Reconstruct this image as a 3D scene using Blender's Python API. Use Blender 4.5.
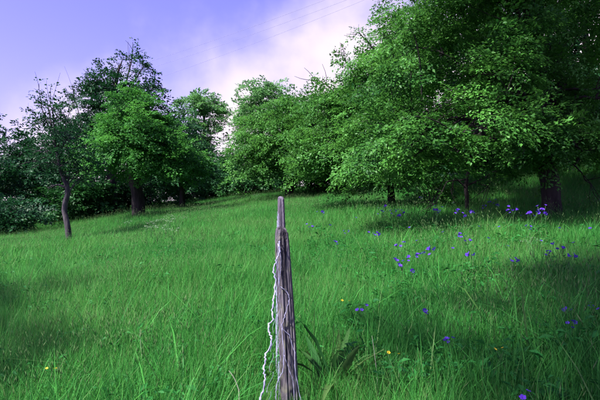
import bpy, math, random
import numpy as np
from mathutils import Vector

for o in list(bpy.data.objects):
    bpy.data.objects.remove(o)
scene = bpy.context.scene
COL = scene.collection
R = math.radians

# ------------------------------------------------------------------ camera
FPX = 467.0            # focal length in photo pixels (600 wide)
CAMZ = 1.40
cam_d = bpy.data.cameras.new('camera')
cam_d.lens = 28.0
cam_d.sensor_width = 36.0
cam_d.clip_start = 0.05
cam_d.clip_end = 4000
cam = bpy.data.objects.new('camera', cam_d)
COL.objects.link(cam)
cam.location = (0, 0, CAMZ)
cam.rotation_euler = (R(90.0), 0, 0)
scene.camera = cam

# ------------------------------------------------------------------ sun, sky, exposure
SUN_ELEV = 51.0
SUN_AZ = 238.0         # compass bearing of the sun, 0 = +Y (view direction), clockwise
sun_dir = Vector((math.sin(R(SUN_AZ)) * math.cos(R(SUN_ELEV)),
                  math.cos(R(SUN_AZ)) * math.cos(R(SUN_ELEV)), math.sin(R(SUN_ELEV))))
sd = bpy.data.lights.new('sun', 'SUN')
sd.energy = 4.9
sd.angle = R(2.0)
sd.color = (1.0, 0.965, 0.92)
sun = bpy.data.objects.new('sun', sd)
COL.objects.link(sun)
sun.location = (-20, -14, 30)
sun.rotation_euler = sun_dir.to_track_quat('Z', 'Y').to_euler()

world = bpy.data.worlds.new('World')
scene.world = world
world.use_nodes = True
wn, wl = world.node_tree.nodes, world.node_tree.links
wn.clear()
w_out = wn.new('ShaderNodeOutputWorld')
w_bg = wn.new('ShaderNodeBackground')
w_bg.inputs['Strength'].default_value = 0.068
sky = wn.new('ShaderNodeTexSky')
sky.sky_type = 'NISHITA'
sky.sun_disc = False
sky.sun_elevation = R(SUN_ELEV)
sky.sun_rotation = R(SUN_AZ)
sky.air_density = 1.0
sky.dust_density = 1.2
sky.ozone_density = 2.0
tint = wn.new('ShaderNodeMix'); tint.data_type = 'RGBA'; tint.blend_type = 'MULTIPLY'
tint.inputs[0].default_value = 1.0
tint.inputs[7].default_value = (1.24, 0.82, 1.48, 1)
wl.new(sky.outputs['Color'], tint.inputs[6])
geo = wn.new('ShaderNodeTexCoord')
# thin bank of cloud covering the lower right half of the sky, with a ragged edge
dot = wn.new('ShaderNodeVectorMath'); dot.operation = 'DOT_PRODUCT'
dot.inputs[1].default_value = Vector((0.171, 0.16, -0.45)).normalized()
wl.new(geo.outputs['Generated'], dot.inputs[0])
cn = wn.new('ShaderNodeTexNoise'); cn.inputs['Scale'].default_value = 4.5
cn.inputs['Detail'].default_value = 5; cn.inputs['Roughness'].default_value = 0.5
wl.new(geo.outputs['Generated'], cn.inputs['Vector'])
ca = wn.new('ShaderNodeMath'); ca.operation = 'MULTIPLY_ADD'
ca.inputs[1].default_value = 0.62; ca.inputs[2].default_value = -0.31
wl.new(cn.outputs['Fac'], ca.inputs[0])
cs = wn.new('ShaderNodeMath'); cs.operation = 'ADD'
wl.new(ca.outputs[0], cs.inputs[0]); wl.new(dot.outputs['Value'], cs.inputs[1])
cr = wn.new('ShaderNodeMapRange'); cr.interpolation_type = 'SMOOTHSTEP'
cr.inputs['From Min'].default_value = -0.16; cr.inputs['From Max'].default_value = 0.17
wl.new(cs.outputs[0], cr.inputs['Value'])
cmix = wn.new('ShaderNodeMix'); cmix.data_type = 'RGBA'
cmix.inputs[7].default_value = (6.1, 5.3, 6.0, 1)
wl.new(cr.outputs['Result'], cmix.inputs[0])
wl.new(tint.outputs[2], cmix.inputs[6])
wl.new(cmix.outputs[2], w_bg.inputs['Color'])
wl.new(w_bg.outputs[0], w_out.inputs[0])

scene.view_settings.view_transform = 'Standard'
scene.view_settings.look = 'None'
scene.view_settings.gamma = 1.0
scene.view_settings.exposure = 1.5
scene.view_settings.use_curve_mapping = False
scene.cycles.max_bounces = 5
scene.cycles.diffuse_bounces = 2
scene.cycles.transmission_bounces = 3
scene.cycles.transparent_max_bounces = 4
scene.render.film_transparent = False


# ------------------------------------------------------------------ helpers
def P(px, py, d):
    """point seen at photo pixel (px, py), d metres in front of the camera"""
    return np.array([(px - 300) / FPX * d, d, CAMZ + (200 - py) / FPX * d])


def sstep(a, b, v):
    t = np.clip((v - a) / (b - a), 0, 1)
    return t * t * (3 - 2 * t)


def ground(x, y):
    x = np.asarray(x, float); y = np.asarray(y, float)
    tx = np.tanh(x / 45) * 45
    ty = np.where(y < 36, y, 36 + 25 * np.tanh((y - 36) / 60))
    ty = np.where(ty < -20, -20 + 15 * np.tanh((ty + 20) / 30), ty)
    z = np.where(tx < 0, 0.112, 0.045) * tx + 0.058 * ty
    z = z - 0.13 * (1 - sstep(3.0, 7.0, y))
    z = z + 0.85 * sstep(3.0, 9.0, x) * sstep(10, 18, y)
    z = z + 0.035 * np.sin(x * 0.9 + 1.3) * np.sin(y * 0.7 + 0.4) + 0.02 * np.sin(x * 2.3 + y * 1.7)
    return z


def on_ground(px, py, h=0.0, dmax=60.0):
    """walk along the photo ray until it is h metres above the ground"""
    d = 1.6
    while d < dmax:
        p = P(px, py, d)
        if p[2] - float(ground(p[0], p[1])) <= h:
            return p
        d += 0.02
    return P(px, py, dmax)


class MB:
    """collects vertices and faces; build() links them as one mesh object"""
    def __init__(self):
        self.v = []; self.f = []; self.n = 0; self.rnd = []

    def add(self, verts, faces, rnd=0.5):
        self.v.append(np.asarray(verts, np.float32))
        for f in faces:
            self.f.append([i + self.n for i in f])
            self.rnd.append(rnd)
        self.n += len(verts)

    def mesh(self, name, mat, smooth=False):
        me = bpy.data.meshes.new(name)
        me.from_pydata(np.concatenate(self.v).tolist(), [], self.f)
        at = me.attributes.new('rnd', 'FLOAT', 'FACE')
        at.data.foreach_set('value', np.asarray(self.rnd, np.float32))
        if smooth:
            me.polygons.foreach_set('use_smooth', [True] * len(me.polygons))
        if mat:
            me.materials.append(mat)
        me.update()
        return me

    def build(self, name, mat, parent=None, smooth=False):
        return link(name, self.mesh(name, mat, smooth), parent)


def link(name, data, parent=None):
    o = bpy.data.objects.new(name, data)
    COL.objects.link(o)
    if parent is not None:
        o.parent = parent
    return o


def fast_mesh(name, verts, tris, mat, rnd):
    """big triangle mesh from numpy arrays"""
    me = bpy.data.meshes.new(name)
    nv, nt = len(verts), len(tris)
    me.vertices.add(nv); me.loops.add(nt * 3); me.polygons.add(nt)
    me.vertices.foreach_set('co', verts.astype(np.float32).ravel())
    me.loops.foreach_set('vertex_index', tris.astype(np.int32).ravel())
    me.polygons.foreach_set('loop_start', np.arange(0, nt * 3, 3, dtype=np.int32))
    me.update(calc_edges=True)
    at = me.attributes.new('rnd', 'FLOAT', 'FACE')
    at.data.foreach_set('value', rnd.astype(np.float32))
    me.materials.append(mat)
    return me


def norm(a):
    a = np.asarray(a, float)
    return a / np.maximum(np.linalg.norm(a, axis=-1, keepdims=True), 1e-9)


def tube(mb, pts, radii, sides=6, cap=True, rnd=0.5, rough=0.0, rs=None):
    pts = np.asarray(pts, float)
    n = len(pts)
    if np.isscalar(radii):
        radii = [radii] * n
    t = np.gradient(pts, axis=0)
    t = norm(t)
    ref = np.array([0.31, 0.77, 0.12]) if abs(t[0][2]) > 0.6 else np.array([0.1, 0.05, 1.0])
    u = norm(np.cross(t[0], ref))
    vs = []
    ang = np.arange(sides) / sides * 2 * np.pi
    for i in range(n):
        u = norm(u - t[i] * np.dot(u, t[i]))
        w = np.cross(t[i], u)
        r = radii[i] * (1 + (rough * rs.uniform(-1, 1, sides) if rough else 0) * np.ones(sides))
        vs.append(pts[i] + (np.cos(ang) * r)[:, None] * u + (np.sin(ang) * r)[:, None] * w)
    vs = np.concatenate(vs)
    fs = []
    for i in range(n - 1):
        for k in range(sides):
            a = i * sides + k; b = i * sides + (k + 1) % sides
            fs.append([a, b, b + sides, a + sides])
    if cap:
        fs.append(list(range(sides))[::-1])
        fs.append([(n - 1) * sides + k for k in range(sides)])
    mb.add(vs, fs, rnd)


def spline(ctrl, n):
    """Catmull-Rom through control points"""
    c = np.asarray(ctrl, float)
    if len(c) == 2:
        return c[0] + (c[1] - c[0]) * np.linspace(0, 1, n)[:, None]
    c = np.vstack([2 * c[0] - c[1], c, 2 * c[-1] - c[-2]])
    out = []
    segs = len(c) - 3
    for s in np.linspace(0, segs - 1e-6, n):
        i = int(s); f = s - i
        p0, p1, p2, p3 = c[i:i + 4]
        out.append(0.5 * ((2 * p1) + (-p0 + p2) * f + (2 * p0 - 5 * p1 + 4 * p2 - p3) * f * f
                          + (-p0 + 3 * p1 - 3 * p2 + p3) * f ** 3))
    return np.array(out)


def tag(o, label, cat, group=None, kind=None):
    if label:
        o['label'] = label
    if cat:
        o['category'] = cat
    if group:
        o['group'] = group
    if kind:
        o['kind'] = kind
    return o


def empty(name, loc, label, cat, group=None):
    o = bpy.data.objects.new(name, None)
    COL.objects.link(o)
    o.empty_display_size = 0.2
    o.location = [float(v) for v in loc]
    return tag(o, label, cat, group)


# ------------------------------------------------------------------ materials
def new_mat(name):
    m = bpy.data.materials.new(name)
    m.use_nodes = True
    m.node_tree.nodes.clear()
    return m, m.node_tree.nodes, m.node_tree.links


def leaf_mat(name, dark, light, translucent=0.35, rough=0.45, spec=0.35, attr=True, patch=0.0, dead=None):
    """thin green leaf: gloss, light showing through, colour varying from leaf to leaf"""
    m, n, l = new_mat(name)
    out = n.new('ShaderNodeOutputMaterial')
    ramp = n.new('ShaderNodeValToRGB')
    ramp.color_ramp.elements[0].color = (*dark, 1)
    ramp.color_ramp.elements[1].color = (*light, 1)
    if dead:
        e = ramp.color_ramp.elements.new(0.985); e.color = (*light, 1)
        ramp.color_ramp.elements[-1].color = (*dead, 1)
    if attr:
        a = n.new('ShaderNodeAttribute'); a.attribute_name = 'rnd'
        src = a.outputs['Fac']
        if patch:
            oi = n.new('ShaderNodeObjectInfo')
            nz = n.new('ShaderNodeTexNoise'); nz.inputs['Scale'].default_value = 0.55
            nz.inputs['Detail'].default_value = 3
            l.new(oi.outputs['Location'], nz.inputs['Vector'])
            m1 = n.new('ShaderNodeMath'); m1.operation = 'MULTIPLY_ADD'
            m1.inputs[1].default_value = 2.2 * patch; m1.inputs[2].default_value = -1.1 * patch
            l.new(nz.outputs['Fac'], m1.inputs[0])
            m2 = n.new('ShaderNodeMath'); m2.operation = 'MULTIPLY_ADD'
            m2.inputs[1].default_value = 0.4 * patch
            l.new(oi.outputs['Random'], m2.inputs[0]); l.new(m1.outputs[0], m2.inputs[2])
            m3 = n.new('ShaderNodeMath'); m3.operation = 'ADD'; m3.use_clamp = True
            l.new(m2.outputs[0], m3.inputs[0]); l.new(src, m3.inputs[1])
            src = m3.outputs[0]
        l.new(src, ramp.inputs[0])
    b = n.new('ShaderNodeBsdfPrincipled')
    b.inputs['Roughness'].default_value = rough
    b.inputs['Specular IOR Level'].default_value = spec
    l.new(ramp.outputs[0], b.inputs['Base Color'])
    t = n.new('ShaderNodeBsdfTranslucent')
    hs = n.new('ShaderNodeHueSaturation'); hs.inputs['Hue'].default_value = 0.49
    hs.inputs['Value'].default_value = 1.25
    l.new(ramp.outputs[0], hs.inputs['Color']); l.new(hs.outputs[0], t.inputs['Color'])
    mx = n.new('ShaderNodeMixShader'); mx.inputs[0].default_value = translucent
    l.new(b.outputs[0], mx.inputs[1]); l.new(t.outputs[0], mx.inputs[2])
    l.new(mx.outputs[0], out.inputs[0])
    return m


def rough_mat(name, c1, c2, scale=6.0, stretch=(1, 1, 1), rough=0.9, bump=0.5, spec=0.2, detail=6, c3=None, lo=0.33, hi=0.68):
    m, n, l = new_mat(name)
    out = n.new('ShaderNodeOutputMaterial')
    tc = n.new('ShaderNodeTexCoord')
    mp = n.new('ShaderNodeMapping'); mp.inputs['Scale'].default_value = stretch
    l.new(tc.outputs['Object'], mp.inputs['Vector'])
    nz = n.new('ShaderNodeTexNoise'); nz.inputs['Scale'].default_value = scale
    nz.inputs['Detail'].default_value = detail; nz.inputs['Roughness'].default_value = 0.65
    l.new(mp.outputs[0], nz.inputs['Vector'])
    ramp = n.new('ShaderNodeValToRGB')
    ramp.color_ramp.elements[0].position = lo; ramp.color_ramp.elements[0].color = (*c1, 1)
    ramp.color_ramp.elements[1].position = hi; ramp.color_ramp.elements[1].color = (*c2, 1)
    l.new(nz.outputs['Fac'], ramp.inputs[0])
    col = ramp.outputs[0]
    if c3:
        n2 = n.new('ShaderNodeTexNoise'); n2.inputs['Scale'].default_value = scale * 0.35
        n2.inputs['Detail'].default_value = 4
        l.new(tc.outputs['Object'], n2.inputs['Vector'])
        r2 = n.new('ShaderNodeMapRange'); r2.inputs['From Min'].default_value = 0.5
        r2.inputs['From Max'].default_value = 0.68
        l.new(n2.outputs['Fac'], r2.inputs['Value'])
        mx = n.new('ShaderNodeMix'); mx.data_type = 'RGBA'; mx.inputs[7].default_value = (*c3, 1)
        l.new(r2.outputs[0], mx.inputs[0]); l.new(col, mx.inputs[6])
        col = mx.outputs[2]
    b = n.new('ShaderNodeBsdfPrincipled')
    b.inputs['Roughness'].default_value = rough
    b.inputs['Specular IOR Level'].default_value = spec
    l.new(col, b.inputs['Base Color'])
    bp = n.new('ShaderNodeBump'); bp.inputs['Strength'].default_value = bump
    bp.inputs['Distance'].default_value = 0.02
    l.new(nz.outputs['Fac'], bp.inputs['Height']); l.new(bp.outputs[0], b.inputs['Normal'])
    l.new(b.outputs[0], out.inputs[0])
    return m


M = {}
M['soil'] = rough_mat('soil', (0.016, 0.030, 0.010), (0.030, 0.075, 0.020), 1.5, rough=1.0, bump=0.6)
M['bark'] = rough_mat('bark', (0.010, 0.008, 0.008), (0.042, 0.034, 0.034), 9, (1, 1, 0.22), bump=0.9)
M['bark_grey'] = rough_mat('bark_grey', (0.02, 0.017, 0.021), (0.085, 0.074, 0.084), 9, (1, 1, 0.3), bump=0.8)
M['post'] = rough_mat('post_wood', (0.030, 0.026, 0.034), (0.215, 0.190, 0.225), 34, (1, 1, 0.06), bump=0.9,
                      c3=(0.13, 0.125, 0.10), lo=0.42, hi=0.64)
M['post_b'] = rough_mat('post_wood_pale', (0.045, 0.035, 0.055), (0.21, 0.18, 0.24), 26, (1, 1, 0.06), bump=0.9)
M['wire'] = rough_mat('galvanised_wire', (0.17, 0.165, 0.26), (0.33, 0.32, 0.47), 30, rough=0.42, bump=0.1, spec=0.5)
M['cable'] = rough_mat('cable', (0.25, 0.24, 0.30), (0.30, 0.29, 0.36), 4, rough=0.6, bump=0.0)
M['grass'] = leaf_mat('grass_blade', (0.016, 0.126, 0.024), (0.076, 0.328, 0.056), 0.44, 0.55, 0.14, patch=0.8,
                      dead=(0.12, 0.25, 0.07))
M['seed'] = leaf_mat('grass_seed_head', (0.05, 0.13, 0.04), (0.13, 0.21, 0.08), 0.3, 0.7, 0.1)
M['herb'] = leaf_mat('herb_leaf', (0.010, 0.095, 0.022), (0.030, 0.19, 0.036), 0.3, 0.55, 0.15, patch=0.4)
M['dock'] = leaf_mat('dock_leaf', (0.022, 0.100, 0.025), (0.062, 0.125, 0.034), 0.25, 0.6, 0.1)
M['dry'] = leaf_mat('dry_stalk', (0.32, 0.33, 0.24), (0.42, 0.42, 0.32), 0.2, 0.6, 0.2)
M['violet'] = leaf_mat('violet_petal', (0.075, 0.026, 0.38), (0.15, 0.052, 0.58), 0.35, 0.6, 0.1)
M['yellow'] = leaf_mat('yellow_petal', (0.70, 0.52, 0.02), (0.80, 0.65, 0.05), 0.25, 0.35, 0.4)
M['white'] = leaf_mat('white_petal', (0.38, 0.46, 0.36), (0.55, 0.62, 0.50), 0.3, 0.6, 0.1)
M['stem'] = leaf_mat('flower_stem', (0.030, 0.11, 0.030), (0.060, 0.16, 0.045), 0.15, 0.5, 0.3)
LEAF = {
    'right': leaf_mat('leaf_right_row', (0.010, 0.066, 0.013), (0.085, 0.270, 0.042), 0.36, 0.45, 0.2),
    'bright': leaf_mat('leaf_bright', (0.012, 0.088, 0.016), (0.070, 0.270, 0.040), 0.38, 0.5, 0.2),
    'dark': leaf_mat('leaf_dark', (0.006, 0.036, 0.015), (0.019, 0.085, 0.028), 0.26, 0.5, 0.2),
    'grey': leaf_mat('leaf_grey', (0.016, 0.072, 0.028), (0.048, 0.160, 0.056), 0.3, 0.55, 0.2),
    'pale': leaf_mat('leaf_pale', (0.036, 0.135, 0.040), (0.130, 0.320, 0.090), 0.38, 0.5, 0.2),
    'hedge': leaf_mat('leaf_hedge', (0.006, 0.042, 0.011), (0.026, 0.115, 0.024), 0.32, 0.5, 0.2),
}

# ------------------------------------------------------------------ ground
def axis(lim, n, k):
    s = np.linspace(-1, 1, n)
    return np.sinh(s * k) / math.sinh(k) * lim


gx = axis(700, 161, 5.2)
gy = axis(700, 161, 5.2) + 14
GX, GY = np.meshgrid(gx, gy)
gv = np.stack([GX, GY, ground(GX, GY)], -1).reshape(-1, 3)
nx = len(gx)
ii = (np.arange(len(gy) - 1)[:, None] * nx + np.arange(nx - 1)[None]).ravel()
gt = np.concatenate([np.stack([ii, ii + 1, ii + nx + 1], 1), np.stack([ii, ii + nx + 1, ii + nx], 1)])
gm = fast_mesh('ground', gv, gt, M['soil'], np.full(len(gt), 0.5))
gm.polygons.foreach_set('use_smooth', [True] * len(gm.polygons))
tag(link('ground', gm), None, None, kind='structure')


# ------------------------------------------------------------------ trees
def leaf_cloud(rs, cpos, caxis, cup, per, spread, length, leaf, wid=0.6, rnd_c=None):
    """sprays of leaves: cpos (N,3) spray roots, caxis outward axes; returns verts, tris, rnd"""
    N = len(cpos)
    side = norm(np.cross(caxis, cup))
    upn = norm(np.cross(side, caxis))
    t = rs.uniform(-0.15, 1, (N, per)) ** 1.0
    w = rs.normal(0, 1, (N, per)) * spread * (1 - 0.45 * np.clip(t, 0, 1))
    h = rs.normal(0, 1, (N, per)) * spread * 0.24
    sag = -0.22 * length * np.clip(t, 0, 1) ** 2
    L = length * rs.uniform(0.7, 1.3, (N, 1))
    p = (cpos[:, None] + caxis[:, None] * (t * L)[..., None] + side[:, None] * w[..., None]
         + upn[:, None] * h[..., None])
    p[..., 2] += sag
    n = upn[:, None] * 0.95 + rs.normal(0, 0.34, (N, per, 3))
    n = norm(n)
    d = caxis[:, None] * 0.6 + side[:, None] * (np.sign(w) * 0.6)[..., None] + rs.normal(0, 0.45, (N, per, 3))
    d = norm(d - n * np.sum(d * n, -1, keepdims=True))
    s = np.cross(n, d)
    sz = (leaf * rs.uniform(0.45, 1.35, (N, per)))[..., None]
    b = p
    tip = p + d * sz - n * sz * 0.12
    l1 = p + d * sz * 0.45 + s * sz * wid * 0.5 + n * sz * 0.10
    l2 = p + d * sz * 0.45 - s * sz * wid * 0.5 + n * sz * 0.10
    v = np.stack([b, l1, tip, l2], 2).reshape(-1, 3)
    k = np.arange(N * per) * 4
    tr = np.stack([np.stack([k, k + 2, k + 1], 1), np.stack([k, k + 3, k + 2], 1)], 1).reshape(-1, 3)
    if rnd_c is None:
        rnd_c = rs.uniform(0, 1, N)
    r = np.clip(rnd_c[:, None] * 0.6 + rs.uniform(0, 0.45, (N, per)), 0, 1)
    return v, tr, np.repeat(r.ravel(), 2)


def make_tree(name, label, cat, trunk, tr_r, lobes, leaf='right', bark='bark', n_spray=500, per=60, leaf_len=0.08,
              spray_len=0.5, spread=0.13, droop=0.25, seed=1, group=None, limbs_per_lobe=3, inner=0.28,
              twigs=0, floor=0.35, sprigs=(), sides=9, gap=0.0, bough=0):
    """trunk: control points (world); lobes: (centre xyz, radii xyz). Empty > trunk (> limb), crown"""
    rs = np.random.RandomState(seed)
    trunk = np.asarray(trunk, float)
    base = trunk[0].copy()
    g = float(ground(base[0], base[1]))
    base[2] = g
    root = empty(name, base, label, cat, group)
    rel = trunk - base
    rel[0][2] = -0.25
    mb = MB()
    path = spline(rel, 14)
    rad = np.interp(np.linspace(0, 1, 14), np.linspace(0, 1, len(tr_r)), tr_r)
    rad[0] *= 1.35; rad[1] *= 1.15
    tube(mb, path, rad, sides, rough=0.10, rs=rs)
    tk = mb.build('trunk', M[bark], root, smooth=True)
    lob = [(np.asarray(c, float) - base, np.asarray(r, float)) for c, r in lobes]
    vol = np.array([r[0] * r[1] + r[1] * r[2] + r[0] * r[2] for c, r in lob])
    pr = vol / vol.sum()
    skel = []           # points that twigs can spring from
    for q in path[5:]:
        skel.append(q)
    for c, r in lob:
        for k in range(limbs_per_lobe):
            tgt = c + r * norm(rs.normal(0, 1, 3)) * rs.uniform(0.2, 0.75)
            zt = tgt[2]
            # leaves the trunk below the target
            cand = path[6:]
            dd = np.linalg.norm(cand - tgt, axis=1) + 1.2 * np.maximum(0, cand[:, 2] - zt + 0.2)
            i0 = 6 + int(np.argmin(dd + rs.uniform(0, 0.5, len(cand))))
            s = path[i0]
            midp = s * 0.55 + tgt * 0.45 + np.array([0, 0, 0.18 * np.linalg.norm(tgt - s)]) + rs.normal(0, 0.06, 3) * np.linalg.norm(tgt - s)
            bp = spline([s, midp, tgt], 8) + rs.normal(0, 0.02, (8, 3)) * np.linalg.norm(tgt - s) * 0.5
            bp[0] = s
            r0 = rad[i0] * rs.uniform(0.24, 0.42)
            lm = MB()
            tube(lm, bp, np.linspace(r0, max(0.008, r0 * 0.2), 8), 6, rough=0.08, rs=rs)
            # side shoots off this limb
            for j in range(4):
                q = bp[rs.randint(3, 8)]
                e = q + norm(rs.normal(0, 1, 3) + np.array([0, 0, 0.3])) * r.mean() * rs.uniform(0.3, 0.6)
                tw = spline([q, (q + e) / 2 + rs.normal(0, 0.08, 3), e], 5)
                tube(lm, tw, np.linspace(r0 * 0.28, 0.006, 5), 4, cap=False)
                skel.extend(tw[1:])
            skel.extend(bp[2:])
            lm.build('limb', M[bark], tk, smooth=True)
    skel = np.array(skel)
    # spray roots, mostly near the lobe surfaces
    N = n_spray
    nb_ = max(1, N // bough) if bough else N
    li = rs.choice(len(lob), nb_, p=pr)
    C = np.array([lob[i][0] for i in li]); RR = np.array([lob[i][1] for i in li])
    d = norm(rs.normal(0, 1, (nb_, 3)))
    d[:, 2] = np.where(d[:, 2] < -0.55, -d[:, 2], d[:, 2])
    rr = np.where(rs.uniform(0, 1, nb_) < inner, rs.uniform(0.2, 0.75, nb_), rs.uniform(0.74, 1.06, nb_))
    # lumpy outline
    lump = 1 + 0.17 * np.sin(d[:, 0] * 5 + seed) + 0.16 * np.sin(d[:, 1] * 6 + 2 * seed) + 0.12 * np.sin(d[:, 2] * 7 + d[:, 0] * 4)
    pos = C + RR * d * (rr * lump)[:, None]
    btone = rs.uniform(0, 1, nb_)
    if bough:
        # each bough is a flattish, outward-tilted plate of sprays, so dark gaps stay between boughs
        o_ = d * np.array([1, 1, 0.35]) + np.array([0, 0, -droop]); o_ = norm(o_)
        s_ = norm(np.cross(o_, np.array([0, 0, 1.0]))); u_ = np.cross(s_, o_)
        sz = spray_len * rs.uniform(0.55, 1.0, nb_)
        k_ = np.repeat(np.arange(nb_), bough); N = len(k_)
        q1, q2, q3_ = rs.normal(0, 1, (3, N))
        pos = (pos[k_] + o_[k_] * (q1 * sz[k_] * 0.55)[:, None] + s_[k_] * (q2 * sz[k_] * 0.65)[:, None]
               + u_[k_] * (q3_ * sz[k_] * 0.30)[:, None])
        d, C, btone = d[k_], C[k_], np.clip(btone[k_] + rs.uniform(-0.2, 0.2, N), 0, 1)
    if gap:
        q = pos * 1.1 + seed
        hole = np.sin(q[:, 0] * 2.1) + np.sin(q[:, 1] * 2.4 + 1) + np.sin(q[:, 2] * 2.7 + 2)
        keep = hole > -1.6 + gap
        pos, d, C, btone = pos[keep], d[keep], C[keep], btone[keep]
        N = len(pos)
    wz = pos[:, 2] + base[2] - ground(pos[:, 0] + base[0], pos[:, 1] + base[1])
    keep = wz > floor
    pos, d, C, btone = pos[keep], d[keep], C[keep], btone[keep]
    out = d.copy(); out[:, 2] *= 0.5
    out = norm(out + rs.normal(0, 0.35, d.shape) + np.array([0, 0, -droop]))
    up = norm(np.array([0, 0, 1.0]) + 0.45 * d + rs.normal(0, 0.18, d.shape))
    v, t, r = leaf_cloud(rs, pos, out, up, per, spread, spray_len, leaf_len, rnd_c=btone)
    cr_ = fast_mesh('crown', v, t, LEAF[leaf], r)
    cr_o = link('crown', cr_, root)
    cr_o['kind'] = 'stuff'
    # twigs joining sprays to the limbs
    if twigs:
        tm = MB()
        for i in rs.choice(len(pos), min(twigs, len(pos)), replace=False):
            j = int(np.argmin(np.linalg.norm(skel - pos[i], axis=1)))
            q = skel[j]
            ln = np.linalg.norm(pos[i] - q)
            tw = spline([q, (q + pos[i]) / 2 + np.array([0, 0, 0.08 * ln]) + rs.normal(0, 0.05, 3) * ln,
                         pos[i], pos[i] + out[i] * spray_len * 0.7], 6)
            tube(tm, tw, np.linspace(0.006 + 0.008 * min(ln, 2), 0.003, 6), 4, cap=False)
        to = tm.build('twigs', M[bark], root)
        to['kind'] = 'stuff'
    # explicit branches (world control points, root radius, leafiness)
    for ctrl, r0, nl in sprigs:
        c = np.asarray(ctrl, float) - base
        bp = spline(c, 10) + rs.normal(0, 0.012, (10, 3))
        lm = MB()
        tube(lm, bp, np.linspace(r0, r0 * 0.25, 10), 5)
        for j in range(5):
            q = bp[rs.randint(3, 9)]
            e = q + (norm(bp[-1] - bp[0]) + rs.normal(0, 0.7, 3)) * np.linalg.norm(bp[-1] - bp[0]) * 0.22
            tube(lm, spline([q, (q + e) / 2 + rs.normal(0, 0.03, 3), e], 4), np.linspace(r0 * 0.4, r0 * 0.15, 4), 4, cap=False)
        lm.build('limb', M[bark], tk, smooth=True)
        if nl:
            ps = bp[rs.randint(3, 10, nl)] + rs.normal(0, spray_len * 0.2, (nl, 3))
            ax = norm(rs.normal(0, 0.7, (nl, 3)) + norm(bp[-1] - bp[0]))
            v, t, r = leaf_cloud(rs, ps, ax, norm(np.array([0, 0, 1.]) + rs.normal(0, .3, (nl, 3))), max(6, per // 4),
                                 spread * 0.7, spray_len * 0.6, leaf_len)
            so = link('leaf_spray', fast_mesh('leaf_spray', v, t, LEAF[leaf], r), root)
            so['kind'] = 'stuff'
    return root


def lobes_px(lst):
    return [(P(a, b, d), (rx, ry, rz)) for a, b, d, rx, ry, rz in lst]


def G(px, py, d):
    """ground point under photo column px at depth d"""
    p = P(px, py, d); p[2] = float(ground(p[0], p[1])); return p


# big tree on the right, its crown hanging over the meadow
make_tree('orchard_tree', 'huge leafy tree filling the upper right, thick dark trunk at the right edge', 'tree',
          [G(553, 217, 9.7), P(551, 190, 9.7), P(547, 155, 9.7), P(541, 100, 9.8), P(530, 30, 10), P(520, -70, 10.5)],
          [0.195, 0.185, 0.175, 0.15, 0.11, 0.05],
          lobes_px([(455, 98, 9.0, 1.6, 1.6, 1.3), (405, 138, 8.8, 1.0, 1.0, 0.75), (468, 140, 8.2, 1.3, 1.2, 0.75),
                    (466, 50, 10.0, 1.3, 1.7, 1.3), (482, -10, 10.5, 1.25, 1.7, 1.2), (508, 14, 9.6, 1.7, 2.0, 1.5),
                    (530, -90, 10.5, 2.8, 2.6, 2.0), (590, 95, 12.0, 1.7, 1.6, 1.5), (650, 50, 12.2, 2.2, 2.0, 2.2),
                    (535, 110, 11.2, 1.3, 1.2, 0.9), (556, 148, 8.9, 1.1, 0.8, 0.45), (592, 118, 9.0, 1.2, 1.0, 0.8), (545, 78, 9.0, 1.3, 1.0, 0.95), (650, 130, 12.5, 1.9, 1.6, 1.1), (610, -60, 10.2, 2.4, 2.4, 1.6),
                    (453, -155, 7.0, 1.4, 1.5, 1.0), (525, -165, 7.2, 1.5, 1.6, 1.0), (500, -230, 8.4, 1.8, 1.8, 1.4),  # unseen upper lobes added overhead to shade the right side of the crown
                    (400, 166, 9.0, 0.8, 0.8, 0.32), (448, 168, 8.8, 0.7, 0.7, 0.25)]),
          leaf='right', n_spray=5400, per=76, leaf_len=0.066, spray_len=0.44, spread=0.13, droop=0.34, seed=11, bough=9, inner=0.2,
          twigs=500, limbs_per_lobe=3, floor=1.25,
          sprigs=[([P(470, 120, 9.6), P(440, 150, 9.2), P(415, 175, 9.0), P(398, 192, 9)], 0.022, 9),
                  ([P(480, 140, 9.4), P(452, 168, 9.2), P(438, 190, 9.1), P(428, 207, 9.1)], 0.018, 3),
                  ([P(520, 130, 10), P(500, 165, 9.6), P(488, 186, 9.5), P(470, 200, 9.4)], 0.020, 5),
                  ([P(545, 140, 10.4), P(575, 165, 9.8), P(590, 185, 9.6), P(598, 200, 9.5)], 0.022, 8)])

# tree added behind the big one, its dark leaf colour standing in for shade
make_tree('broadleaf_tree', 'dense tree added behind the huge right-hand crown, dark leaf colour standing in for shade', 'tree',
          [G(600, 190, 17.0), P(598, 150, 17), P(590, 80, 17), P(580, -20, 17)], [0.26, 0.22, 0.17, 0.05],
          lobes_px([(590, 120, 16.5, 2.0, 1.4, 1.6), (530, 120, 17, 1.9, 1.5, 1.7), (480, 120, 17.5, 1.6, 1.4, 1.6), (560, 60, 17, 2.2, 1.6, 1.9),
                    (500, 40, 17.5, 2.2, 1.6, 1.9), (650, 60, 16.5, 2.2, 1.6, 2.2), (590, -20, 17, 2.4, 1.8, 2.0), (655, 140, 16.0, 1.8, 1.4, 1.4),
                    (560, 155, 17, 2.4, 1.2, 0.8), (465, 75, 17.5, 1.7, 1.4, 1.7)]),
          leaf='dark', n_spray=1000, per=56, leaf_len=0.15, spray_len=0.7, spread=0.24, droop=0.25, seed=151, floor=0.5, limbs_per_lobe=2)

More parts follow.
